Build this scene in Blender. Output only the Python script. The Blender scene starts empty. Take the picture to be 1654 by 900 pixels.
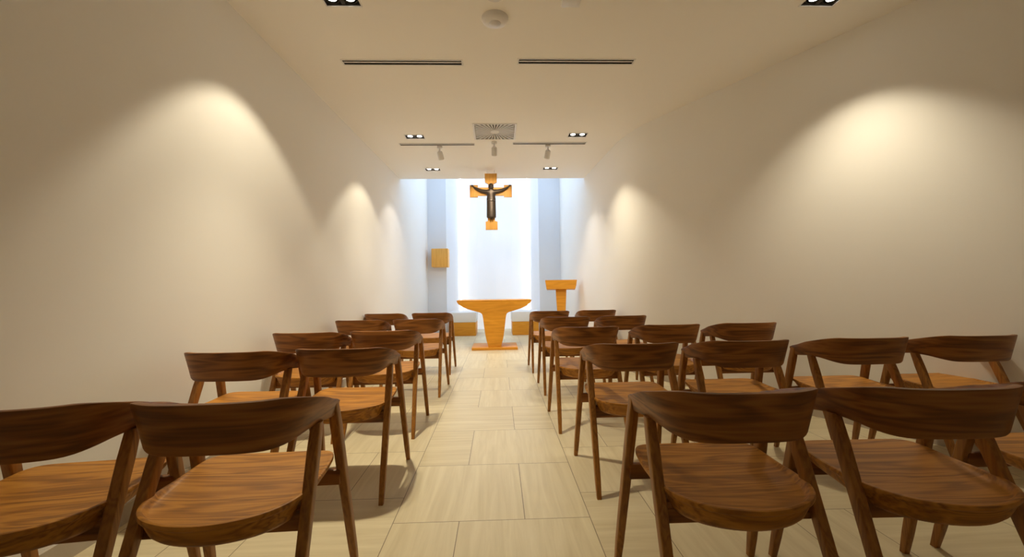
import bpy, bmesh, math, random
from mathutils import Vector, Matrix
random.seed(7)
sc = bpy.context.scene
COL = sc.collection
R = math.radians
H_CEIL = 2.95

# ------------------------------------------------------------------ materials
def new_mat(name):
    m = bpy.data.materials.new(name); m.use_nodes = True
    nt = m.node_tree
    return m, nt, nt.nodes['Principled BSDF']

def plain(name, col, rough=0.6, metal=0.0, bump=0.0, bscale=60, spec=0.5, var=0.0):
    m, nt, b = new_mat(name)
    b.inputs['Base Color'].default_value = (*col, 1)
    b.inputs['Roughness'].default_value = rough
    b.inputs['Metallic'].default_value = metal
    b.inputs['Specular IOR Level'].default_value = spec
    tc = nt.nodes.new('ShaderNodeTexCoord')
    n = nt.nodes.new('ShaderNodeTexNoise'); n.inputs['Scale'].default_value = bscale
    n.inputs['Detail'].default_value = 4
    nt.links.new(tc.outputs['Object'], n.inputs['Vector'])
    if bump:
        bp = nt.nodes.new('ShaderNodeBump'); bp.inputs['Strength'].default_value = bump
        bp.inputs['Distance'].default_value = 0.003
        nt.links.new(n.outputs['Fac'], bp.inputs['Height'])
        nt.links.new(bp.outputs['Normal'], b.inputs['Normal'])
    if var:
        mx = nt.nodes.new('ShaderNodeMix'); mx.data_type = 'RGBA'
        mx.inputs[6].default_value = (*[c*(1-var) for c in col], 1)
        mx.inputs[7].default_value = (*[min(1, c*(1+var)) for c in col], 1)
        nt.links.new(n.outputs['Fac'], mx.inputs[0])
        nt.links.new(mx.outputs[2], b.inputs['Base Color'])
    return m

def emit(name, col, s):
    m, nt, b = new_mat(name)
    b.inputs['Base Color'].default_value = (*col, 1)
    b.inputs['Emission Color'].default_value = (*col, 1)
    b.inputs['Emission Strength'].default_value = s
    return m

def wood(name, dark, mid, light, axis='X', scale=1.0, rough=0.38, contrast=1.0, bend=0.5):
    """procedural oak: stretched noise, cathedral waves and fine pores along one axis"""
    m, nt, b = new_mat(name)
    L = nt.links.new
    tc = nt.nodes.new('ShaderNodeTexCoord')
    oi = nt.nodes.new('ShaderNodeObjectInfo')
    off = nt.nodes.new('ShaderNodeVectorMath'); off.operation = 'MULTIPLY_ADD'
    cmb = nt.nodes.new('ShaderNodeCombineXYZ')
    for i in range(3): L(oi.outputs['Random'], cmb.inputs[i])
    L(cmb.outputs[0], off.inputs[0]); off.inputs[1].default_value = (7.3, 5.1, 9.7)
    L(tc.outputs['Object'], off.inputs[2])
    mp = nt.nodes.new('ShaderNodeMapping')
    s = {'B': (1.3, 2.2, 13), 'X': (1.2, 13, 13), 'Y': (13, 1.2, 13), 'Z': (13, 13, 1.2)}[axis]
    mp.inputs['Scale'].default_value = tuple(v*scale for v in s)
    L(off.outputs[0], mp.inputs['Vector'])
    n1 = nt.nodes.new('ShaderNodeTexNoise'); n1.inputs['Scale'].default_value = 0.9
    n1.inputs['Detail'].default_value = 3; n1.inputs['Distortion'].default_value = bend
    L(mp.outputs[0], n1.inputs['Vector'])
    # rings = fract-like sine of noise
    mu = nt.nodes.new('ShaderNodeMath'); mu.operation = 'MULTIPLY'; mu.inputs[1].default_value = 48
    L(n1.outputs['Fac'], mu.inputs[0])
    si = nt.nodes.new('ShaderNodeMath'); si.operation = 'SINE'; L(mu.outputs[0], si.inputs[0])
    mr = nt.nodes.new('ShaderNodeMapRange'); mr.inputs[1].default_value = -1; mr.inputs[2].default_value = 1
    L(si.outputs[0], mr.inputs[0])
    mp2 = nt.nodes.new('ShaderNodeMapping')
    mp2.inputs['Scale'].default_value = tuple(v*scale*(9 if v > 2 else 3) for v in s)
    L(off.outputs[0], mp2.inputs['Vector'])
    n2 = nt.nodes.new('ShaderNodeTexNoise'); n2.inputs['Scale'].default_value = 1.0
    n2.inputs['Detail'].default_value = 3
    L(mp2.outputs[0], n2.inputs['Vector'])
    a = nt.nodes.new('ShaderNodeMath'); a.operation = 'MULTIPLY'; a.inputs[1].default_value = 0.42*contrast
    L(mr.outputs[0], a.inputs[0])
    c = nt.nodes.new('ShaderNodeMath'); c.operation = 'MULTIPLY_ADD'; c.inputs[1].default_value = 0.62
    L(n2.outputs['Fac'], c.inputs[0]); L(a.outputs[0], c.inputs[2])
    rp = nt.nodes.new('ShaderNodeValToRGB')
    e = rp.color_ramp.elements
    e[0].position = 0.15; e[0].color = (*dark, 1)
    e[1].position = 0.85; e[1].color = (*light, 1)
    k = e.new(0.48); k.color = (*mid, 1)
    L(c.outputs[0], rp.inputs[0])
    L(rp.outputs[0], b.inputs['Base Color'])
    b.inputs['Roughness'].default_value = rough
    b.inputs['Specular IOR Level'].default_value = 0.35
    bp = nt.nodes.new('ShaderNodeBump'); bp.inputs['Strength'].default_value = 0.12
    bp.inputs['Distance'].default_value = 0.001
    L(n2.outputs['Fac'], bp.inputs['Height']); L(bp.outputs['Normal'], b.inputs['Normal'])
    return m

def tile_floor():
    """strips 0.9 m wide along Y, courses 0.6 m, each course split 1/3 - 2/3 alternately"""
    m, nt, b = new_mat('stone_tile')
    L = nt.links.new
    def M(op, a, b_=None, c=None):
        n = nt.nodes.new('ShaderNodeMath'); n.operation = op
        for i, v in enumerate((a, b_, c)):
            if v is None: continue
            if isinstance(v, (int, float)): n.inputs[i].default_value = v
            else: L(v, n.inputs[i])
        return n.outputs[0]
    g = nt.nodes.new('ShaderNodeTexCoord')
    sp = nt.nodes.new('ShaderNodeSeparateXYZ'); L(g.outputs['Object'], sp.inputs[0])
    x = M('DIVIDE', M('ADD', sp.outputs[0], 0.4925), 0.9)
    si = M('FLOOR', x); fx = M('SUBTRACT', x, si)
    odd = M('MODULO', M('ABSOLUTE', si), 2)
    y = M('ADD', M('DIVIDE', M('ADD', sp.outputs[1], 30-1.92), 0.6), M('MULTIPLY', odd, 0.62))
    ri = M('FLOOR', y); fy = M('SUBTRACT', y, ri)
    par = M('MODULO', M('ADD', M('ADD', ri, si), 101), 2)
    cut = M('ADD', 0.3333, M('MULTIPLY', M('ABSOLUTE', par), 0.3333))
    side = M('GREATER_THAN', fx, cut)
    # distance to the joints in metres
    dx = M('MULTIPLY', M('MINIMUM', fx, M('SUBTRACT', 1, fx)), 0.9)
    dc = M('MULTIPLY', M('ABSOLUTE', M('SUBTRACT', fx, cut)), 0.9)
    dy = M('MULTIPLY', M('MINIMUM', fy, M('SUBTRACT', 1, fy)), 0.6)
    d = M('MINIMUM', M('MINIMUM', dx, dc), dy)
    joint = M('LESS_THAN', d, 0.0017)
    cb = nt.nodes.new('ShaderNodeCombineXYZ'); L(si, cb.inputs[0]); L(ri, cb.inputs[1]); L(side, cb.inputs[2])
    wn = nt.nodes.new('ShaderNodeTexWhiteNoise'); wn.noise_dimensions = '3D'; L(cb.outputs[0], wn.inputs['Vector'])
    # veins: along X or Y according to the tile
    sh = nt.nodes.new('ShaderNodeVectorMath'); sh.operation = 'MULTIPLY_ADD'
    L(wn.outputs['Color'], sh.inputs[0]); sh.inputs[1].default_value = (40, 40, 40); L(g.outputs['Object'], sh.inputs[2])
    fac = []
    for scl in ((1.3, 22, 1), (22, 1.3, 1)):
        mp = nt.nodes.new('ShaderNodeMapping'); mp.inputs['Scale'].default_value = scl
        L(sh.outputs[0], mp.inputs['Vector'])
        n = nt.nodes.new('ShaderNodeTexNoise'); n.inputs['Scale'].default_value = 1.0
        n.inputs['Detail'].default_value = 5; n.inputs['Roughness'].default_value = 0.62
        n.inputs['Distortion'].default_value = 0.6
        L(mp.outputs[0], n.inputs['Vector']); fac.append(n.outputs['Fac'])
    pick = M('GREATER_THAN', wn.outputs['Value'], 0.55)
    v = M('ADD', M('MULTIPLY', fac[0], M('SUBTRACT', 1, pick)), M('MULTIPLY', fac[1], pick))
    v = M('ADD', v, M('MULTIPLY', M('SUBTRACT', wn.outputs['Value'], 0.5), 0.16))
    rp = nt.nodes.new('ShaderNodeValToRGB'); e = rp.color_ramp.elements
    e[0].position = 0.28; e[0].color = (0.56, 0.48, 0.305, 1)
    e[1].position = 0.72; e[1].color = (0.70, 0.625, 0.43, 1)
    L(v, rp.inputs[0])
    mx = nt.nodes.new('ShaderNodeMix'); mx.data_type = 'RGBA'
    L(joint, mx.inputs[0]); L(rp.outputs[0], mx.inputs[6]); mx.inputs[7].default_value = (0.20, 0.155, 0.10, 1)
    L(mx.outputs[2], b.inputs['Base Color'])
    b.inputs['Roughness'].default_value = 0.42
    b.inputs['Specular IOR Level'].default_value = 0.35
    bp = nt.nodes.new('ShaderNodeBump'); bp.inputs['Strength'].default_value = 0.25; bp.inputs['Distance'].default_value = 0.002
    L(M('SUBTRACT', 1, joint), bp.inputs['Height']); L(bp.outputs['Normal'], b.inputs['Normal'])
    return m

MAT = {}
MAT['wall'] = plain('white_plaster', (0.90, 0.89, 0.86), 0.85, bump=0.08, bscale=90, spec=0.2)
MAT['ceil'] = plain('ceiling_paint', (0.95, 0.93, 0.885), 0.9, bump=0.05, bscale=90, spec=0.2)
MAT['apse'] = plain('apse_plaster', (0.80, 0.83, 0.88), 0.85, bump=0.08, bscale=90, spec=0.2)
MAT['floor'] = tile_floor()
MAT['skirt'] = plain('skirting_stone', (0.52, 0.47, 0.40), 0.5, bscale=8, var=0.12)
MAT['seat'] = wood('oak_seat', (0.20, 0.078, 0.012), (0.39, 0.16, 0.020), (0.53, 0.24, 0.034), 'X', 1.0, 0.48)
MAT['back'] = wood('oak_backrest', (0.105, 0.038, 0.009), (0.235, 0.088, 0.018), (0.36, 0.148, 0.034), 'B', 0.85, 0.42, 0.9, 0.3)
MAT['leg'] = wood('oak_leg', (0.19, 0.078, 0.015), (0.32, 0.136, 0.026), (0.42, 0.19, 0.04), 'Z', 1.2, 0.42, 0.6)
MAT['altar'] = wood('light_oak', (0.58, 0.245, 0.018), (0.70, 0.31, 0.026), (0.78, 0.38, 0.05), 'X', 0.8, 0.45, 0.5)
MAT['cross'] = wood('cross_oak', (0.72, 0.35, 0.06), (0.82, 0.43, 0.09), (0.88, 0.50, 0.14), 'Z', 0.8, 0.5, 0.5)
MAT['bronze'] = plain('dark_bronze', (0.085, 0.065, 0.05), 0.42, 0.75, bump=0.15, bscale=40, var=0.25)
MAT['white_metal'] = plain('white_enamel', (0.78, 0.77, 0.75), 0.4, bscale=30, var=0.02)
MAT['grey_plastic'] = plain('pale_grey_plastic', (0.82, 0.81, 0.82), 0.45, bscale=30, var=0.03)
MAT['dark'] = plain('black_housing', (0.045, 0.036, 0.028), 0.6, bscale=30, var=0.1)
MAT['slot'] = plain('slot_dark', (0.018, 0.014, 0.010), 0.7, bscale=30, var=0.1)
MAT['vane'] = plain('diffuser_vane', (0.13, 0.12, 0.105), 0.6, bscale=30, var=0.05)
MAT['lamp'] = emit('lamp_glow', (1.0, 0.93, 0.80), 9.0)
MAT['steel'] = plain('thin_steel', (0.45, 0.45, 0.45), 0.35, 1.0, bscale=30, var=0.05)
MAT['cushion'] = plain('white_cushion', (0.80, 0.81, 0.82), 0.9, bump=0.2, bscale=120, var=0.02)
MAT['led'] = emit('led_glow', (0.95, 0.97, 1.0), 5.0)

# ------------------------------------------------------------------ helpers
def obj(name, bm, mat, parent=None, smooth=True, angle=35):
    me = bpy.data.meshes.new(name)
    bmesh.ops.recalc_face_normals(bm, faces=bm.faces[:])
    bm.to_mesh(me); bm.free()
    if smooth:
        for p in me.polygons: p.use_smooth = True
        try: me.set_sharp_from_angle(angle=R(angle))
        except Exception: pass
    me.materials.append(mat)
    o = bpy.data.objects.new(name, me); COL.objects.link(o)
    if parent: o.parent = parent
    return o

def thing(name, label, cat, loc=(0, 0, 0), rz=0, group=None):
    o = bpy.data.objects.new(name, None); COL.objects.link(o)
    o.empty_display_size = 0.1
    o.location = loc; o.rotation_euler = (0, 0, rz)
    o['label'] = label; o['category'] = cat
    if group: o['group'] = group
    return o

def struct(o):
    o['kind'] = 'structure'; return o

def box(bm, x0, x1, y0, y1, z0, z1, bevel=0.0, seg=2):
    t = bmesh.new()
    bmesh.ops.create_cube(t, size=1)
    for v in t.verts:
        v.co = Vector((x0+(v.co.x+.5)*(x1-x0), y0+(v.co.y+.5)*(y1-y0), z0+(v.co.z+.5)*(z1-z0)))
    if bevel: bmesh.ops.bevel(t, geom=t.edges[:], offset=bevel, segments=seg, affect='EDGES', profile=0.5)
    merge(bm, t)

def merge(bm, t, M=None):
    if M is not None: bmesh.ops.transform(t, matrix=M, verts=t.verts[:])
    vm = {v: bm.verts.new(v.co) for v in t.verts}
    for f in t.faces:
        try: bm.faces.new([vm[v] for v in f.verts])
        except ValueError: pass
    t.free()

def loft(bm, rings, cap=True, closed=True):
    vs = [[bm.verts.new(p) for p in r] for r in rings]
    n = len(rings[0])
    for a, b in zip(vs[:-1], vs[1:]):
        for i in range(n if closed else n-1):
            j = (i+1) % n
            bm.faces.new((a[i], a[j], b[j], b[i]))
    if cap:
        bm.faces.new(vs[0][::-1]); bm.faces.new(vs[-1])

def prism(bm, pts, axis, a, b, bevel=0.0):
    """extrude a closed 2D outline: axis 'y' -> pts are (x,z); axis 'z' -> pts are (x,y)"""
    t = bmesh.new()
    f = (lambda p, h: (p[0], h, p[1])) if axis == 'y' else (lambda p, h: (p[0], p[1], h))
    loft(t, [[f(p, a) for p in pts], [f(p, b) for p in pts]])
    bmesh.ops.recalc_face_normals(t, faces=t.faces[:])
    if bevel:
        es = [e for e in t.edges if len(e.link_faces) == 2 and e.calc_face_angle(0) > R(25)]
        bmesh.ops.bevel(t, geom=es, offset=bevel, segments=2, affect='EDGES', profile=0.5)
    merge(bm, t)

def lathe(bm, prof, seg=32, M=None):
    t = bmesh.new()
    rings = []
    for r, z in prof:
        rings.append([(max(r, 1e-4)*math.cos(2*math.pi*i/seg), max(r, 1e-4)*math.sin(2*math.pi*i/seg), z) for i in range(seg)])
    loft(t, rings)
    merge(bm, t, M)

def rrect(w, d, r, n=3):
    """rounded rectangle outline (ccw) centred on 0"""
    pts = []
    for cx, cy, a0 in ((w/2-r, d/2-r, 0), (-w/2+r, d/2-r, 90), (-w/2+r, -d/2+r, 180), (w/2-r, -d/2+r, 270)):
        for k in range(n+1):
            a = R(a0+90*k/n); pts.append((cx+r*math.cos(a), cy+r*math.sin(a)))
    return pts

def smooth01(t):
    t = max(0, min(1, t)); return t*t*(3-2*t)

# ------------------------------------------------------------------ room shell
YB, YC, YA, YN = -2.2, 7.15, 9.9, 10.6         # back of room, edge of ceiling, apse wall, niche pane
ZT = 4.8
LEFT = [(-1.74, YB), (-1.74, 3.0), (-1.665, YC), (-1.665, YA)]
def _bend():
    a, b, c = (1.81, 4.598), (1.60, 5.0), (1.577, 5.55)      # the slanting wall turns through a soft bend
    out = []
    for k in range(13):
        t = k/12
        out.append(tuple((1-t)**2*a[i]+2*t*(1-t)*b[i]+t*t*c[i] for i in range(2)))
    return out
RIGHT = [(5.378, YB)] + _bend() + [(1.515, YC), (1.50, YA)]

def wall(name, pts, out, z0, z1, mat):
    """thick wall following a plan polyline; out = outward thickness vector sign in x"""
    bm = bmesh.new()
    outer = [(x+out*0.16, y) for x, y in pts]
    prism(bm, pts+outer[::-1], 'z', z0, z1)
    return struct(obj(name, bm, mat, smooth=True, angle=20))

bm = bmesh.new(); prism(bm, [(-1.9, YB-.16), (5.7, YB-.16), (5.7, 2.5), (2.0, 11.0), (-1.9, 11.0)], 'z', -0.12, 0)
struct(obj('floor', bm, MAT['floor'], smooth=False))
wall('wall_left', LEFT, -1, 0, ZT, MAT['wall'])
wall('wall_right', RIGHT, 1, 0, ZT, MAT['wall'])
bm = bmesh.new(); box(bm, -1.9, 5.54, YB-.16, YB, 0, 3.1)
struct(obj('wall_back', bm, MAT['wall'], smooth=False))

# apse wall with its splayed niche: one mesh, a thick U in plan
NL0, NR0, NL1, NR1 = -1.225, 0.985, -0.965, 0.79
bm = bmesh.new()
prism(bm, [(-1.665, YA), (NL0, YA), (NL1, YN), (NL1, YN+.2), (-1.665, YN+.2)], 'z', 0, ZT)
prism(bm, [(NR0, YA), (1.50, YA), (1.50, YN+.2), (NR1, YN+.2), (NR1, YN)], 'z', 0, ZT)
struct(obj('wall_front', bm, MAT['apse'], smooth=False))
# fascia of the light well above the ceiling edge
bm = bmesh.new(); box(bm, -1.665, 1.515, YC-.12, YC, 3.1, ZT)
struct(obj('wall_upper', bm, MAT['apse'], smooth=False))

# tall translucent pane that closes the niche: four sheets with fine joints
def window_pane():
    m, nt, b = new_mat('frosted_pane')
    b.inputs['Base Color'].default_value = (0.86, 0.88, 0.92, 1)
    b.inputs['Roughness'].default_value = 0.55
    tc = nt.nodes.new('ShaderNodeTexCoord'); mp = nt.nodes.new('ShaderNodeMapping')
    mp.inputs['Scale'].default_value = (9, 1, 0.15)
    n = nt.nodes.new('ShaderNodeTexNoise'); n.inputs['Scale'].default_value = 1.0
    mr = nt.nodes.new('ShaderNodeMapRange'); mr.inputs[3].default_value = PANE*0.92; mr.inputs[4].default_value = PANE*1.08
    nt.links.new(tc.outputs['Object'], mp.inputs[0]); nt.links.new(mp.outputs[0], n.inputs['Vector'])
    nt.links.new(n.outputs['Fac'], mr.inputs[0])
    b.inputs['Emission Color'].default_value = (0.90, 0.94, 1.0, 1)
    nt.links.new(mr.outputs[0], b.inputs['Emission Strength'])
    return m
PANE = 0.15
win = bpy.data.objects.new('window_1', None); COL.objects.link(win); struct(win)
pm = window_pane()
w = (NR1-NL1)/4
bm = bmesh.new()
for i in range(4):
    box(bm, NL1+i*w+.001, NL1+(i+1)*w-.001, YN+.01, YN+.03, 0.002, ZT, 0.001, 1)
obj('pane', bm, pm, win, smooth=False)
bm = bmesh.new()
box(bm, NL1-.01, NR1+.01, YN+.035, YN+.08, 0.002, ZT)
obj('backing', bm, MAT['apse'], win, smooth=False)

# roof light over the well
sky = bpy.data.objects.new('window_2', None); COL.objects.link(sky); struct(sky)
bm = bmesh.new(); box(bm, -1.82, 1.68, YC-.12, YN+.2, ZT+.001, ZT+.04)
obj('glass', bm, plain('skylight_glass', (0.85, 0.9, 0.95), 0.3, bscale=10, var=0.02), sky, smooth=False)

# skirting along the left and the right wall
def skirting(name, pts, inward):
    bm = bmesh.new()
    inner = [(x+inward*0.012, y) for x, y in pts]
    prism(bm, pts+inner[::-1], 'z', 0, 0.085)
    struct(obj(name, bm, MAT['skirt'], smooth=False))
skirting('baseboard_left', [(x, y) for x, y in LEFT], 1)
skirting('baseboard_right', [(x, y) for x, y in RIGHT], -1)

# ------------------------------------------------------------------ ceiling with real recesses
DOWN = [(-1.0, 2.69), (2.185, 2.65), (-1.013, 5.15), (1.012, 5.10), (-1.015, 6.58), (0.854, 6.55)]
SLOTS = [(-1.261, -0.283, 3.445), (0.195, 1.158, 3.42), (-1.257, -0.295, 5.425), (0.22, 1.172, 5.395)]
DW, DD = 0.225, 0.125
GX, GY, GS = -0.019, 4.99, 0.515

def xr(y):     # right wall position
    for (x0, y0), (x1, y1) in zip(RIGHT[:-1], RIGHT[1:]):
        if y0 <= y <= y1: return x0+(x1-x0)*(y-y0)/(y1-y0)
def ceiling():
    bm = bmesh.new()
    prism(bm, [(-1.75, YB-.05), (5.45, YB-.05), (1.87, 4.59), (1.70, 5.0), (1.64, 5.55), (1.56, YC), (-1.68, YC), (-1.75, 3.0)], 'z', H_CEIL, 3.10)
    o = obj('ceiling', bm, MAT['ceil'], smooth=False)
    cb = bmesh.new()
    for x, y in DOWN: box(cb, x-DW/2, x+DW/2, y-DD/2, y+DD/2, H_CEIL-.05, H_CEIL+.09)
    for x0, x1, y in SLOTS: box(cb, x0, x1, y-.033, y+.033, H_CEIL-.05, H_CEIL+.06)
    box(cb, GX-GS/2+.01, GX+GS/2-.01, GY-GS/2+.01, GY+GS/2-.01, H_CEIL-.05, H_CEIL+.08)
    c = obj('cutter', cb, MAT['ceil'], smooth=False)
    md = o.modifiers.new('b', 'BOOLEAN'); md.object = c; md.operation = 'DIFFERENCE'; md.solver = 'EXACT'
    dg = bpy.context.evaluated_depsgraph_get(); dg.update()
    me = bpy.data.meshes.new_from_object(o.evaluated_get(dg))
    o.modifiers.clear(); o.data = me
    cm = c.data; bpy.data.objects.remove(c); bpy.data.meshes.remove(cm)
    return struct(o)
ceiling()

# ------------------------------------------------------------------ ceiling fittings
LAMP_COL = (1.0, 0.87, 0.63)
def spot(name, loc, target, power, size, blend, col, rad=0.04):
    l = bpy.data.lights.new(name, 'SPOT'); l.energy = power; l.color = col
    l.spot_size = R(size); l.spot_blend = blend; l.shadow_soft_size = rad
    o = bpy.data.objects.new(name, l); COL.objects.link(o)
    o.location = loc
    o.rotation_euler = (Vector(target)-Vector(loc)).to_track_quat('-Z', 'Y').to_euler()
    return o

def downlight(x, y, label):
    t = thing('recessed_downlight', label, 'ceiling light', (x, y, H_CEIL), 0, 'twin recessed downlights in the ceiling')
    bm = bmesh.new()                                  # trim flange
    prism(bm, [(-DW/2-.008, -DD/2-.008), (DW/2+.008, -DD/2-.008), (DW/2+.008, DD/2+.008), (-DW/2-.008, DD/2+.008)], 'z', -0.004, 0)
    hole = bmesh.new(); hole.free()
    bm.free(); bm = bmesh.new()
    for a in ((-DW/2-.008, DW/2+.008, -DD/2-.008, -DD/2), (-DW/2-.008, DW/2+.008, DD/2, DD/2+.008),
              (-DW/2-.008, -DW/2, -DD/2, DD/2), (DW/2, DW/2+.008, -DD/2, DD/2)):
        box(bm, *a, -0.004, 0.0)
    f = obj('trim_frame', bm, MAT['white_metal'], t, smooth=False); f['label'] = 'thin white frame'
    bm = bmesh.new()                                  # black housing: open box with a middle rib
    e = 0.004
    box(bm, -DW/2, -DW/2+e, -DD/2, DD/2, 0, .085); box(bm, DW/2-e, DW/2, -DD/2, DD/2, 0, .085)
    box(bm, -DW/2, DW/2, -DD/2, -DD/2+e, 0, .085); box(bm, -DW/2, DW/2, DD/2-e, DD/2, 0, .085)
    box(bm, -DW/2, DW/2, -DD/2, DD/2, .085, .089)
    box(bm, -.012, .012, -DD/2, DD/2, 0.004, .085)
    for s in (-1, 1):                                 # gimbal ring
        lathe(bm, [(.0515, .006), (.0515, .045), (.042, .045), (.042, .010), (.046, .006)], 28, Matrix.Translation((s*.058, 0, 0)))
    obj('housing', bm, MAT['dark'], t)
    for s in (-1, 1):
        bm = bmesh.new()
        lathe(bm, [(.0, .003), (.020, .004), (.041, .008), (.041, .04), (0, .04)], 28, Matrix.Translation((s*.058, 0, 0)))
        obj('lamp', bm, MAT['lamp'], t)
    return t
DL_LABELS = ['recessed twin downlight near the left wall, above the nearest chair rows, cut by top edge',
             'recessed twin downlight near the slanting right wall, cut by the top edge',
             'small recessed twin downlight left of the square grille, just before the far left slot',
             'small recessed twin downlight right of the square grille, just before the far right slot',
             'farthest recessed twin downlight on the left, near the bright opening',
             'farthest recessed twin downlight on the right, near the bright opening']
# per fixture: (power, aim offset) of the wide wall-washing lamp and of the narrower lamp
DL_BEAMS = [((33, (-.38, .30), 90), (104, (.25, -.05), 84)), ((9, (.24, .12), 95), (47, (.24, .12), 86)),
            ((25, (0, .10), 100), (43, (.1, 0), 84)), ((19, (0, .10), 100), (38, (0, 0), 84)),
            ((13, (0, 0), 100), (28, (0, 0), 84)), ((13, (0, 0), 100), (28, (0, 0), 84))]
for (x, y), lb, ((pw, aw, sz), (pn, an, sn)) in zip(DOWN, DL_LABELS, DL_BEAMS):
    downlight(x, y, lb)
    c = LAMP_COL if y < 6 else (1.0, 0.90, 0.78)
    spot('lamp_beam', (x-.058, y, H_CEIL-.012), (x-.058+aw[0], y+aw[1], 0), pw, sz, 0.30, c, 0.035)
    spot('lamp_beam', (x+.058, y, H_CEIL-.012), (x+.058+an[0], y+an[1], 0), pn, sn, 1.0, c, 0.035)

SL_LABELS = ['nearer dark slot air diffuser on the left half of ceiling',
             'nearer dark slot air diffuser on the right half of ceiling',
             'farther thin slot air diffuser, left of the square grille',
             'farther thin slot air diffuser, right of the square grille']
for (x0, x1, y), lb in zip(SLOTS, SL_LABELS):
    t = thing('slot_diffuser', lb, 'air vent', ((x0+x1)/2, y, H_CEIL), 0, 'slot diffusers in the ceiling')
    L2 = (x1-x0)/2
    bm = bmesh.new()
    box(bm, -L2-.012, L2+.012, .033, .045, -.003, 0); box(bm, -L2-.012, L2+.012, -.045, -.033, -.003, 0)
    box(bm, -L2-.012, -L2, -.033, .033, -.003, 0); box(bm, L2, L2+.012, -.033, .033, -.003, 0)
    obj('frame', bm, MAT['white_metal'], t, smooth=False)
    bm = bmesh.new()
    box(bm, -L2, L2, -.033, -.030, 0, .055); box(bm, -L2, L2, .030, .033, 0, .055)
    box(bm, -L2, -L2+.003, -.03, .03, 0, .055); box(bm, L2-.003, L2, -.03, .03, 0, .055)
    box(bm, -L2, L2, -.033, .033, .055, .058)
    obj('channel', bm, MAT['slot'], t, smooth=False)
    bm = bmesh.new(); box(bm, -L2+.003, L2-.003, -.007, .007, -.002, .008, .001, 1)
    obj('divider', bm, MAT['white_metal'], t, smooth=False)

t = thing('swirl_diffuser', 'square ceiling grille with radiating slats, above the aisle', 'air vent', (GX, GY, H_CEIL))
bm = bmesh.new(); h = GS/2
for a in ((-h, h, -h, -h+.022), (-h, h, h-.022, h), (-h, -h+.022, -h+.022, h-.022), (h-.022, h, -h+.022, h-.022)):
    box(bm, *a, -.006, 0.0, .001, 1)
obj('frame', bm, MAT['white_metal'], t, smooth=False)
bm = bmesh.new(); box(bm, -h+.012, h-.012, -h+.012, h-.012, .03, .034)
obj('back_plate', bm, MAT['vane'], t, smooth=False)
bm = bmesh.new()
for k in range(36):
    a = 2*math.pi*k/36
    r1 = min((h-.024)/max(1e-6, abs(math.cos(a))), (h-.024)/max(1e-6, abs(math.sin(a))))
    for j in range(6):                                # slightly swirling vane in six steps
        ra, rb = .05+(r1-.05)*j/6, .05+(r1-.05)*(j+1)/6
        tt = bmesh.new()
        aa = a
        wa, wb = .25*ra*2*math.pi/36, .25*rb*2*math.pi/36
        rr = [[(ra, -wa, -.003), (ra, wa, -.003), (ra, wa, .004), (ra, -wa, .004)],
              [(rb, -wb, -.003), (rb, wb, -.003), (rb, wb, .004), (rb, -wb, .004)]]
        loft(tt, rr); merge(bm, tt, Matrix.Rotation(aa, 4, 'Z'))
lathe(bm, [(0, -.005), (.05, -.005), (.055, 0), (.055, .006), (0, .006)], 32)
obj('vanes', bm, MAT['white_metal'], t, smooth=False)

# track spots hanging beyond the far slots
def track_spot(x, y, rz, label, power, target):
    t = thing('ceiling_spotlight', label, 'spotlight', (x, y, H_CEIL), rz, 'small ceiling spotlights aimed at the altar')
    bm = bmesh.new(); lathe(bm, [(0, 0), (.036, 0), (.036, -.022), (.03, -.028), (0, -.028)], 24)
    obj('ceiling_base', bm, MAT['white_metal'], t)
    bm = bmesh.new(); lathe(bm, [(0, -.028), (.009, -.028), (.009, -.085), (0, -.085)], 12)
    lathe(bm, [(0, -.06), (.016, -.06), (.016, -.085), (0, -.085)], 16)
    obj('stem', bm, MAT['grey_plastic'], t)
    M = Matrix.Translation((0, 0.0, -.085)) @ Matrix.Rotation(R(32), 4, 'X')
    bm = bmesh.new()
    lathe(bm, [(0, .012), (.030, .012), (.036, .002), (.038, -.09), (.034, -.095), (.032, -.088), (0, -.086)], 28, M)
    obj('head', bm, MAT['white_metal'], t)
    bm = bmesh.new(); lathe(bm, [(0, -.0865), (.031, -.0885), (.031, -.09), (0, -.09)], 24, M)
    obj('lens', bm, emit('spot_lens', (1, .93, .8), 2.0), t)
    p = Vector((x, y, H_CEIL)) + Matrix.Rotation(rz, 4, 'Z') @ (M @ Vector((0, 0, -.10)))
    spot('spot_beam', p, target, power, 42, 0.6, (1.0, 0.86, 0.66), 0.025)
track_spot(-0.755, 5.50, R(-20), 'small white ceiling spotlight below the far left slot', 55, (-0.1, 7.1, 0.5))
track_spot(-0.03, 5.33, R(0), 'small ceiling spotlight just beyond the square grille', 40, (-0.1, 6.6, 2.4))
track_spot(0.683, 5.46, R(12), 'small white ceiling spotlight below the far right slot', 45, (0.9, 7.6, 0.9))

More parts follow.
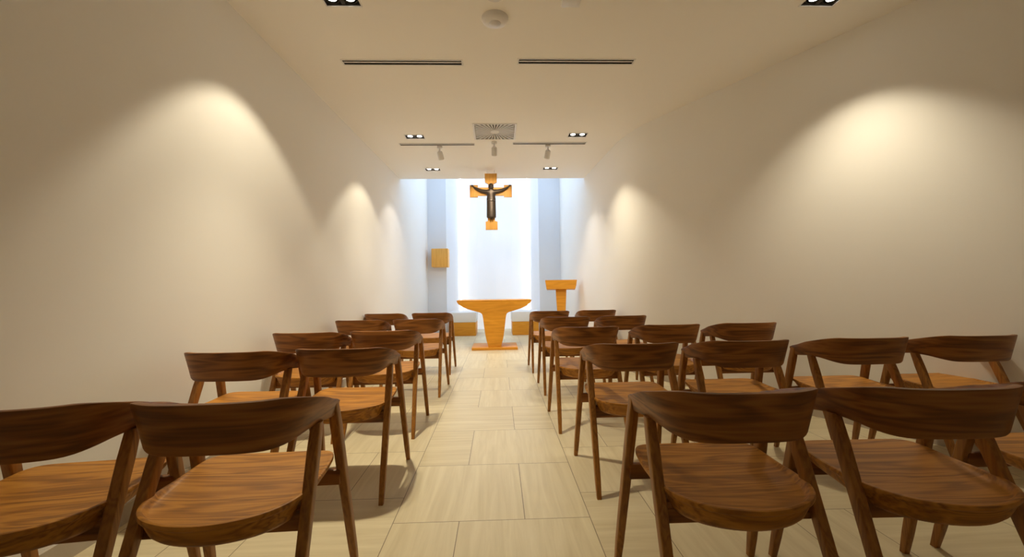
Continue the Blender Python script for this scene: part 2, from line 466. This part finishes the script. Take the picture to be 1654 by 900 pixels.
t = thing('smoke_detector', 'round white domed detector on the ceiling over the aisle', 'detector', (0.0, 2.87, H_CEIL))
bm = bmesh.new(); lathe(bm, [(0, 0), (.094, 0), (.094, -.008), (.088, -.02), (.066, -.034), (.045, -.038), (0, -.038)], 48)
obj('base', bm, MAT['grey_plastic'], t)
bm = bmesh.new(); lathe(bm, [(.042, -.036), (.042, -.041), (.034, -.05), (.018, -.056), (0, -.058)], 40)
obj('dome', bm, plain('lens_plastic', (0.80, 0.80, 0.86), 0.3, bscale=30, var=0.02), t)
t = thing('ceiling_sensor', 'small round white ceiling sensor cut by the top edge', 'detector', (0.0, 2.625, H_CEIL))
bm = bmesh.new(); lathe(bm, [(0, 0), (.062, 0), (.062, -.012), (.05, -.022), (0, -.026)], 40)
obj('cover', bm, MAT['white_metal'], t)
bm = bmesh.new(); lathe(bm, [(0, -.0255), (.022, -.0245), (.016, -.032), (0, -.034)], 28)
obj('eye', bm, MAT['grey_plastic'], t)
t = thing('ceiling_box', 'small square white box on the ceiling, right of the round sensor', 'ceiling box', (0.505, 2.66, H_CEIL))
bm = bmesh.new(); box(bm, -.062, .062, -.062, .062, -.022, 0, .005)
obj('cover', bm, MAT['white_metal'], t)
bm = bmesh.new(); box(bm, -.035, .035, -.03, .03, -.026, -.0215, .003)
obj('front_panel', bm, MAT['white_metal'], t)

# ------------------------------------------------------------------ chair
def lerp(a, b, t): return a+(b-a)*t
def leg_mesh(top, bot, wt, dt, wb, db, twist=0):
    """straight tapering leg with softened edges, top and bottom cut level"""
    bm = bmesh.new(); rings = []
    N = 8
    for k in range(N+1):
        t = k/N
        c = [lerp(bot[i], top[i], t) for i in range(3)]
        w = lerp(wb, wt, t**.8); d = lerp(db, dt, t**.8)
        sh = 1.0 if 0 < k < N else 0.86
        rings.append([(c[0]+x*sh, c[1]+y*sh, c[2]) for x, y in rrect(w, d, min(w, d)*.17, 3)])
    # tiny chamfer rings at the two ends
    for end, src in ((0, 0), (-1, N)):
        pass
    loft(bm, rings)
    return bm

def backrest():
    bm = bmesh.new(); rings = []
    N = 44
    # plan of the outer face: from the right tip round the back to the left tip
    def plan(s):                                       # s in [-1,1]
        a = abs(s); sg = 1 if s >= 0 else -1
        P = [(0, -.205), (.075, -.2035), (.14, -.192), (.19, -.166), (.222, -.125), (.238, -.07), (.246, .0), (.249, .06), (.247, .135)]
        u = a*(len(P)-1); i = min(int(u), len(P)-2); f = u-i
        p = [P[max(i-1, 0)] if i > 0 else (-P[1][0], P[1][1]), P[i], P[i+1], P[min(i+2, len(P)-1)]]
        q = []
        for k in range(2):
            a0, a1, a2, a3 = (p[j][k] for j in range(4))
            q.append(.5*((2*a1)+(-a0+a2)*f+(2*a0-5*a1+4*a2-a3)*f*f+(-a0+3*a1-3*a2+a3)*f**3))
        return Vector((sg*q[0], q[1], 0))
    for k in range(N+1):
        s = -1+2*k/N
        c = plan(s); e = 1e-3
        tg = (plan(min(1, s+e))-plan(max(-1, s-e))).normalized()
        nrm = Vector((-tg.y, tg.x, 0))                 # inward (towards the sitter)
        a = abs(s)
        top = .760 - .088*(max(0, a-.35)/.65)**1.5
        bot = .612 + .024*smooth01((a-.25)/.45) - .014*smooth01((a-.72)/.28)
        th = lerp(.024, .028, smooth01((a-.4)/.5))
        lean = lerp(.030, .010, smooth01((a-.55)/.45))     # upper edge leans back
        hh = top-bot
        ring = []
        prof = [(0.0, .06), (.0, .94), (.10, .99), (.5, 1.0), (.90, .99), (1., .94), (1., .06), (.90, .01), (.5, .0), (.10, .01)]
        for d, v in prof:
            z = bot+hh*v
            if v > .5: z = top-(1-v)*min(hh, .11)
            else: z = bot+v*min(hh, .11)
            hol = -.004*math.sin(math.pi*v) if d > .5 else 0     # lightly hollow inner face
            off = th*d + hol - lean*((z-bot)/max(hh, 1e-3)-.45)
            ring.append(tuple(c+nrm*off+Vector((0, 0, z))))
        rings.append(ring)
    loft(bm, rings)
    return bm

def seat_outline(u):
    """u in [0,1) -> outline of the seat, counter-clockwise from the front right"""
    raise NotImplementedError
def seat_points(n=96):
    P = []
    # front edge, slightly bowed, then sides, then broad rear arc
    ctrl = [(0, .218), (.10, .216), (.17, .208), (.205, .19), (.222, .155), (.229, .09), (.231, .02), (.231, -.05), (.222, -.115),
            (.195, -.168), (.15, -.208), (.08, -.236), (0, -.246)]
    full = ctrl+[(-x, y) for x, y in ctrl[-2:0:-1]]
    m = len(full)
    for k in range(n):
        u = k/n*m; i = int(u); f = u-i
        p = [full[(i+j-1) % m] for j in range(4)]
        q = []
        for c in range(2):
            a0, a1, a2, a3 = (p[j][c] for j in range(4))
            q.append(.5*((2*a1)+(-a0+a2)*f+(2*a0-5*a1+4*a2-a3)*f*f+(-a0+3*a1-3*a2+a3)*f**3))
        P.append(q)
    return P
def seat():
    bm = bmesh.new(); P = seat_points()
    def zt(x, y):                                      # saddle: front edge rolls up a little, sides lift
        return .452 + .012*smooth01((y-.02)/.2) + .006*(abs(x)/.23)**2
    rings = []
    def ring(s, dz, top=True, sy=None):
        r = []
        for x, y in P:
            X, Y = x*s, y*(sy or s)
            r.append((X, Y, zt(X, Y)+dz))
        return r
    def rim(w):                                        # raised lip only at the back
        return w
    # underside -> edge -> top
    def under(s, f):                                   # thick rounded underside, thicker towards the back
        r = []
        for x, y in P:
            X, Y = x*s, y*s
            t = lerp(.052, .074, smooth01((.08-y)/.25))
            r.append((X, Y, zt(X, Y)-t*f))
        return r
    rings.append(under(.55, 1.0)); rings.append(under(.78, .99)); rings.append(under(.865, .95)); rings.append(under(.905, .80))
    rings.append(under(.942, .48)); rings.append(under(.960, .29)); rings.append(ring(.968, -.0165)); rings.append(ring(.990, -.0150))
    rings.append(ring(1.0, -.010)); rings.append(ring(1.0, -.004)); rings.append(ring(.993, .0))
    rings.append(ring(.972, .0015)); rings.append(ring(.950, .0005))
    def dish(s, d):
        r = []
        for x, y in P:
            X, Y = x*s, y*s
            bk = smooth01((.10-Y)/.22)                 # hollow deepens to the rear
            r.append((X, Y, zt(X, Y)-d*bk))
        return r
    rings.append(dish(.935, .005)); rings.append(dish(.905, .014)); rings.append(dish(.88, .0165)); rings.append(dish(.78, .018)); rings.append(dish(.55, .019)); rings.append(dish(.28, .0195))
    loft(bm, rings, cap=False)
    # close underside and middle
    bm.verts.ensure_lookup_table(); n = len(P)
    bm.faces.new([bm.verts[i] for i in range(n)][::-1])
    bm.faces.new([bm.verts[len(bm.verts)-n+i] for i in range(n)])
    return bm

def make_chair(label, loc, rz, group):
    t = thing('wooden_chair', label, 'chair', loc, rz, group)
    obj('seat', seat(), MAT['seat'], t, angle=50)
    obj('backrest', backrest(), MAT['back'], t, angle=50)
    for s in (-1, 1):
        obj('leg', leg_mesh((s*.236, .112, .672), (s*.262, .272, 0), .034, .042, .026, .028), MAT['leg'], t)      # front
        obj('leg', leg_mesh((s*.229, -.012, .640), (s*.246, -.270, 0), .034, .042, .026, .028), MAT['leg'], t)    # rear
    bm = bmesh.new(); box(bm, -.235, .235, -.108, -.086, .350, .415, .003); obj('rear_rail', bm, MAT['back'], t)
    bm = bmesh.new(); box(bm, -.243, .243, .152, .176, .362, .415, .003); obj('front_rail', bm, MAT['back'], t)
    return t
def copy_chair(src, label, loc, rz):
    r = src.copy(); COL.objects.link(r); r.location = loc; r.rotation_euler = (0, 0, rz); r['label'] = label
    for ch in src.children:
        c = ch.copy(); COL.objects.link(c); c.parent = r
    return r

CH = [  # x, y, degrees, label
 (-0.815, 1.36, 2.5, 'brown wooden chair in the nearest left row, next to the aisle'),
 (-1.375, 1.33, 7.0, 'brown wooden chair cut by the left picture edge, by the left wall'),
 (-0.838, 2.36, 0.0, 'brown wooden chair in the second left row, next to the aisle'),
 (-1.370, 2.310, -1.0, 'brown wooden chair in the second left row, against the left wall'),
 (-0.866, 3.25, 0.5, 'brown wooden chair in the third left row, next to the aisle'),
 (-1.405, 3.200, 0.0, 'brown wooden chair in the third left row, against the left wall'),
 (-0.830, 4.36, -1.0, 'brown wooden chair in the fourth left row, next to the aisle'),
 (-1.395, 4.33, -1.0, 'brown wooden chair in the fourth left row, against the left wall'),
 (-0.855, 5.40, 0.0, 'brown wooden chair in the farthest left row, beside aisle and altar'),
 (-1.440, 5.380, 0.0, 'brown wooden chair in the farthest left row, against the left wall'),
 (0.710, 1.345, 0.0, 'dark brown wooden chair in the nearest right row, next to the aisle'),
 (1.315, 1.335, -1.0, 'dark brown wooden chair in the nearest right row, second from the aisle'),
 (2.000, 1.360, 0.0, 'dark brown wooden chair cut by the right picture edge, third from aisle'),
 (0.735, 2.35, 0.0, 'brown wooden chair in the second right row, next to the aisle'),
 (1.365, 2.380, 0.0, 'brown wooden chair in the second right row, second from the aisle'),
 (2.060, 2.400, 0.0, 'brown wooden chair in the second right row, third from the aisle'),
 (2.700, 2.410, 0.0, 'brown wooden chair in the second right row, by the right wall'),
 (0.680, 3.280, 0.0, 'brown wooden chair in the third right row, next to the aisle'),
 (1.345, 3.350, 1.0, 'brown wooden chair in the third right row, second from the aisle'),
 (1.980, 3.380, 0.5, 'brown wooden chair in the third right row, by the right wall'),
 (0.690, 4.34, 0.0, 'brown wooden chair in the fourth right row, next to the aisle'),
 (1.290, 4.380, 1.0, 'brown wooden chair in the fourth right row, by the right wall'),
 (0.660, 5.40, 0.0, 'reddish wooden chair in the farthest right row, next to the aisle'),
 (1.275, 5.440, 0.0, 'reddish wooden chair in the farthest right row, by the right wall'),
]
first = None
for x, y, a, lb in CH:
    if first is None: first = make_chair(lb, (x, y, 0), R(a), 'wooden chairs in rows along the aisle')
    else: copy_chair(first, lb, (x, y, 0), R(a))

# ------------------------------------------------------------------ altar (front at y = 7.10)
AX = -0.075
t = thing('altar', 'light oak altar table with flaring top and narrow stem', 'altar', (AX, 7.38, 0))
bm = bmesh.new(); box(bm, -.392, .392, -.31, .31, 0, .045, .004); obj('base_plate', bm, MAT['altar'], t)
half = [(.0, .838), (.634, .838), (.634, .822), (.612, .790), (.545, .742), (.45, .700), (.33, .664), (.245, .640), (.215, .620), (.203, .59),
        (.192, .53), (.183, .45), (.172, .36), (.158, .26), (.140, .17), (.118, .09), (.105, .045), (0, .045)]
prof = half[1:-1]
out = [(-x, z) for x, z in prof] + [(x, z) for x, z in prof[::-1]]
bm = bmesh.new(); prism(bm, out, 'y', -.285, .285, .003); obj('stem_and_wings', bm, MAT['altar'], t)
bm = bmesh.new(); box(bm, -.640, .640, -.29, .29, .838, .850, .003); obj('tabletop', bm, MAT['altar'], t)

# ------------------------------------------------------------------ ambo / reading desk
t = thing('lectern', 'light oak T-shaped reading stand by the right wall behind chairs', 'lectern', (1.155, 7.62, 0), R(-9))
bm = bmesh.new(); box(bm, -.22, .22, -.19, .19, 0, .04, .004); obj('base_plate', bm, MAT['altar'], t)
st = [(.098, 1.03), (.090, .85), (.080, .66), (.072, .40), (.075, .04)]
out = [(-x, z) for x, z in st]+[(x, z) for x, z in st[::-1]]
bm = bmesh.new(); prism(bm, out, 'y', -.09, .11, .003); obj('stem', bm, MAT['altar'], t)
bm = bmesh.new()                                    # deep slanting desk, high edge towards the chairs
fr = [[(-.262, -.16, 1.02), (.255, -.16, 1.02), (.288, -.16, 1.186), (-.285, -.16, 1.186)],
      [(-.262, .17, 1.00), (.255, .17, 1.00), (.288, .19, 1.09), (-.285, .19, 1.09)]]
loft(bm, fr)
bmesh.ops.recalc_face_normals(bm, faces=bm.faces[:])
bmesh.ops.bevel(bm, geom=bm.edges[:], offset=.003, segments=2, affect='EDGES')
obj('desk', bm, MAT['altar'], t)
bm = bmesh.new(); box(bm, -.27, .27, .184, .200, 1.03, 1.11, .003); obj('book_ledge', bm, MAT['altar'], t)

# ------------------------------------------------------------------ tabernacle box on the apse wall
t = thing('tabernacle', 'square light wood cabinet fixed to white wall left of the niche', 'cabinet', (-1.345, YA, 1.555))
bm = bmesh.new(); box(bm, -.192, .192, -.285, 0, 0, .43, .012, 3); obj('body', bm, MAT['cross'], t)
bm = bmesh.new(); box(bm, -.186, .186, -.302, -.286, .006, .424, .006, 2); d = obj('door', bm, MAT['cross'], t)
bm = bmesh.new(); lathe(bm, [(0, 0), (.006, 0), (.006, .012), (.009, .018), (0, .02)], 16, Matrix.Translation((.155, -.302, .21)) @ Matrix.Rotation(R(90), 4, 'X'))
obj('knob', bm, MAT['altar'], d)

# ------------------------------------------------------------------ two low benches in the niche
for x0, x1, lb in ((-1.10, -.500, 'low bench with wood front and white top, left behind altar'),
                   (.290, .900, 'low bench with wood front and white top, right behind altar')):
    t = thing('bench', lb, 'bench', ((x0+x1)/2, 9.62, 0), 0, 'low benches in the bright niche')
    hw = (x1-x0)/2
    bm = bmesh.new(); box(bm, -hw+.012, hw-.012, -.385, .40, 0, .300, .004); obj('wooden_base', bm, MAT['altar'], t)
    bm = bmesh.new(); box(bm, -hw, hw, -.39, .40, .300, .520, .012, 3); b = obj('white_top', bm, MAT['cushion'], t)

# ------------------------------------------------------------------ crucifix hanging from the ceiling edge
CY = 6.62; S = CY/670.0
t = thing('crucifix', 'light wood cross with dark robed figure, hanging above the altar', 'crucifix', (-0.098, CY, 1.985))
# outline in metres, x from the axis, z from the bottom; blocky ends, slim shaft
def px(x, y): return ((x-794.8)*S, (370.2-y)*S)
outl = [px(785.6, 370), px(804.8, 370), px(804.8, 357), px(800.6, 356), px(800.6, 314.5), px(815.8, 314.5), px(815.8, 317), px(828.6, 317), px(828.6, 297.5), px(815.8, 297.5),
        px(815.8, 301.5), px(799.2, 301.5), px(799.2, 295.5), px(804.4, 293), px(804.6, 278.8), px(785, 278.8), px(785.2, 293), px(790.4, 295.5), px(790.4, 301.5),
        px(773.6, 301.5), px(773.6, 297.5), px(760.6, 297.5), px(760.6, 317), px(773.6, 317), px(773.6, 314.5), px(789, 314.5), px(789, 356), px(785.6, 357)]
bm = bmesh.new(); prism(bm, outl, 'y', -.02, .025, .002); obj('cross', bm, MAT['cross'], t, smooth=False)
bm = bmesh.new()
for s in (-.06, .06):
    lathe(bm, [(0, 0.89), (.0012, 0.89), (.0012, H_CEIL-1.985), (0, H_CEIL-1.985)], 8, Matrix.Translation((s, 0.002, 0)))
obj('hanging_wires', bm, MAT['steel'], t)

def skinned(name, verts, edges, radii, mat, parent, root=0, sub=2):
    me = bpy.data.meshes.new(name); me.from_pydata(verts, edges, [])
    o = bpy.data.objects.new(name, me); COL.objects.link(o)
    md = o.modifiers.new('skin', 'SKIN'); md.use_smooth_shade = True
    for i, r in enumerate(radii):
        sv = me.skin_vertices[0].data[i]
        sv.radius = r if isinstance(r, tuple) else (r, r)
        sv.use_root = (i == root)
    sd = o.modifiers.new('sub', 'SUBSURF'); sd.levels = sub; sd.render_levels = sub
    dg = bpy.context.evaluated_depsgraph_get(); dg.update()
    m2 = bpy.data.meshes.new_from_object(o.evaluated_get(dg))
    bpy.data.objects.remove(o); bpy.data.meshes.remove(me)
    bmx = bmesh.new(); bmx.from_mesh(m2); bpy.data.meshes.remove(m2)
    return bmx
def P(x, y, d):                                       # photo pixel + distance in front of the cross
    a = px(x, y); return (a[0], -d, a[1])
V = []; E = []; RD = []
def jv(p, r, par=None):
    V.append(p); RD.append(r); i = len(V)-1
    if par is not None: E.append((par, i))
    return i
pel = jv(P(795, 327, .050), (.078, .042))
kn = jv(P(795, 340, .052), (.079, .042), pel)
hem = jv(P(795, 350.0, .048), (.082, .044), kn); jv(P(795, 352.2, .048), (.080, .042), hem)
che = jv(P(795, 314, .055), (.079, .044), pel)
shd = jv(P(795, 309.2, .054), (.070, .040), che)
nk = jv(P(795, 305.8, .058), (.018, .018), shd)
jw = jv(P(795, 302.8, .066), (.026, .028), nk)
hd = jv(P(795, 299.3, .064), (.029, .032), jw)
cr = jv(P(795, 296.2, .058), (.021, .024), hd)
for s in (-1, 1):
    sh = jv(P(795+s*4.6, 309.6, .052), (.046, .036), shd)
    el = jv(P(795+s*16, 308.0, .046), (.042, .032), sh)
    wr = jv(P(795+s*25.5, 303.0, .034), (.030, .022), el)
    pa = jv(P(795+s*28.6, 300.9, .030), (.012, .007), wr)
    for k, (fx, fy) in enumerate(((32.2, 299.8), (32.6, 298.9), (32.2, 298.0), (31.3, 297.4))):
        q = jv(P(795+s*(28.6+(fx-28.6)*.55), 300.9+(fy-300.9)*.62-.2, .031), .0036, pa)
        jv(P(795+s*fx, fy, .034), .003, q)
    q = jv(P(795+s*29.0, 298.9, .033), .004, pa); jv(P(795+s*29.8, 297.6, .035), .0034, q)
body = skinned('c', V, E, RD, None, None)
# nose, brow, beard point and bare feet below the hem, joined to the same figure
for c, r in ((P(795, 300.2, .097), (.0045, .010, .009)), (P(795, 304.0, .090), (.014, .012, .018)),
             (P(794.0, 353.6, .060), (.013, .028, .016)), (P(797.0, 353.6, .060), (.013, .028, .016))):
    tt = bmesh.new(); bmesh.ops.create_icosphere(tt, subdivisions=2, radius=1)
    merge(body, tt, Matrix.Translation(c) @ Matrix.Diagonal((*r, 1)))
fig = obj('figure', body, MAT['bronze'], t, angle=80); fig['label'] = 'dark bronze robed figure with outstretched arms'
bm = bmesh.new()                                      # long hair
lathe(bm, [(0, .045), (.024, .038), (.040, .012), (.041, -.03), (.030, -.05), (.02, -.05), (.0, -.02)], 20,
      Matrix.Translation(Vector(P(795, 300, .052))) @ Matrix.Diagonal((1, .85, 1, 1)))
obj('hair', bm, MAT['bronze'], fig)
bm = bmesh.new()                                      # robe folds and belt
for k in range(7):
    a = -1+2*k/6
    q0 = Vector(P(795+a*4.0, 329, .050+.032*math.sqrt(1-.8*a*a))); q1 = Vector(P(795+a*5.0, 351.5, .046+.034*math.sqrt(1-.8*a*a)))
    rr = []
    for j in range(5):
        c = q0.lerp(q1, j/4); r = .004+.003*j/4
        rr.append([tuple(c+Vector((r*math.cos(2*math.pi*i/8), r*math.sin(2*math.pi*i/8), 0))) for i in range(8)])
    loft(bm, rr)
obj('robe_folds', bm, MAT['bronze'], fig)
bm = bmesh.new(); lathe(bm, [(.066, -.008), (.071, -.004), (.071, .006), (.066, .010)], 28, Matrix.Translation(Vector(P(795, 324, .051))) @ Matrix.Diagonal((1, .78, 1, 1)))
obj('belt', bm, plain('worn_bronze', (.16, .13, .11), .4, .7, bscale=40, var=.1), fig)

# ------------------------------------------------------------------ concealed light strips of the niche
for x, lb in ((NL1+.03, 'bright vertical light strip at the left edge of the niche pane'), (NR1-.03, 'bright vertical light strip at the right edge of the niche pane')):
    t = thing('light_strip', lb, 'light strip', (x, YN-.012, 0), 0, 'vertical light strips in the niche')
    bm = bmesh.new(); box(bm, -.011, .011, -.004, .012, .01, ZT-.05, .002, 1); obj('profile', bm, MAT['white_metal'], t, smooth=False)
    bm = bmesh.new(); box(bm, -.010, .010, -.022, -.004, .012, ZT-.055, .001, 1); obj('diffuser', bm, MAT['led'], t, smooth=False)

# ------------------------------------------------------------------ daylight through the roof light
def area(name, loc, rot, sx, sy, power, col):
    l = bpy.data.lights.new(name, 'AREA'); l.shape = 'RECTANGLE'; l.size = sx; l.size_y = sy; l.energy = power; l.color = col
    o = bpy.data.objects.new(name, l); COL.objects.link(o); o.location = loc; o.rotation_euler = rot
    return o
area('skylight', (-0.08, 8.75, ZT-.45), (R(-24), 0, 0), 2.9, 2.0, 17, (0.42, 0.68, 1.0))
area('niche_skylight', (-0.09, 10.22, ZT-.03), (0, 0, 0), 1.7, 0.5, 6, (0.80, 0.89, 1.0))

w = bpy.data.worlds.new('sky'); sc.world = w; w.use_nodes = True
w.node_tree.nodes['Background'].inputs[0].default_value = (0.6, 0.75, 1, 1)
w.node_tree.nodes['Background'].inputs[1].default_value = 0.3

# ------------------------------------------------------------------ camera
F = 670.0; VP = (805.0, 464.7); ROLL = R(0.8); HC = 1.062
c, s = math.cos(ROLL), math.sin(ROLL)
vx, vy = VP[0]-827, VP[1]-450
lx, ly = c*vx-s*vy, s*vx+c*vy
yaw = math.atan2(-lx, F); pitch = math.atan2(ly, math.hypot(F, lx))
fw = Vector((math.sin(yaw)*math.cos(pitch), math.cos(yaw)*math.cos(pitch), math.sin(pitch)))
rt = Vector((math.cos(yaw), -math.sin(yaw), 0)); up = rt.cross(fw)
# image content is turned counter-clockwise by ROLL: the camera's own right axis dips
rt2 = rt*c - up*s; up2 = rt*s + up*c
cam = bpy.data.cameras.new('camera'); cam.sensor_width = 36; cam.lens = F/1654*36; cam.clip_start = 0.02
co = bpy.data.objects.new('camera', cam); COL.objects.link(co)
m = Matrix((rt2, up2, -fw)).transposed().to_4x4(); m.translation = (0, 0, HC)
co.matrix_world = m
sc.camera = co

sc.view_settings.view_transform = 'Standard'
sc.view_settings.look = 'None'
sc.view_settings.gamma = 1
sc.view_settings.use_curve_mapping = False
sc.view_settings.exposure = 0.89
sc.cycles.max_bounces = 12
sc.cycles.diffuse_bounces = 9
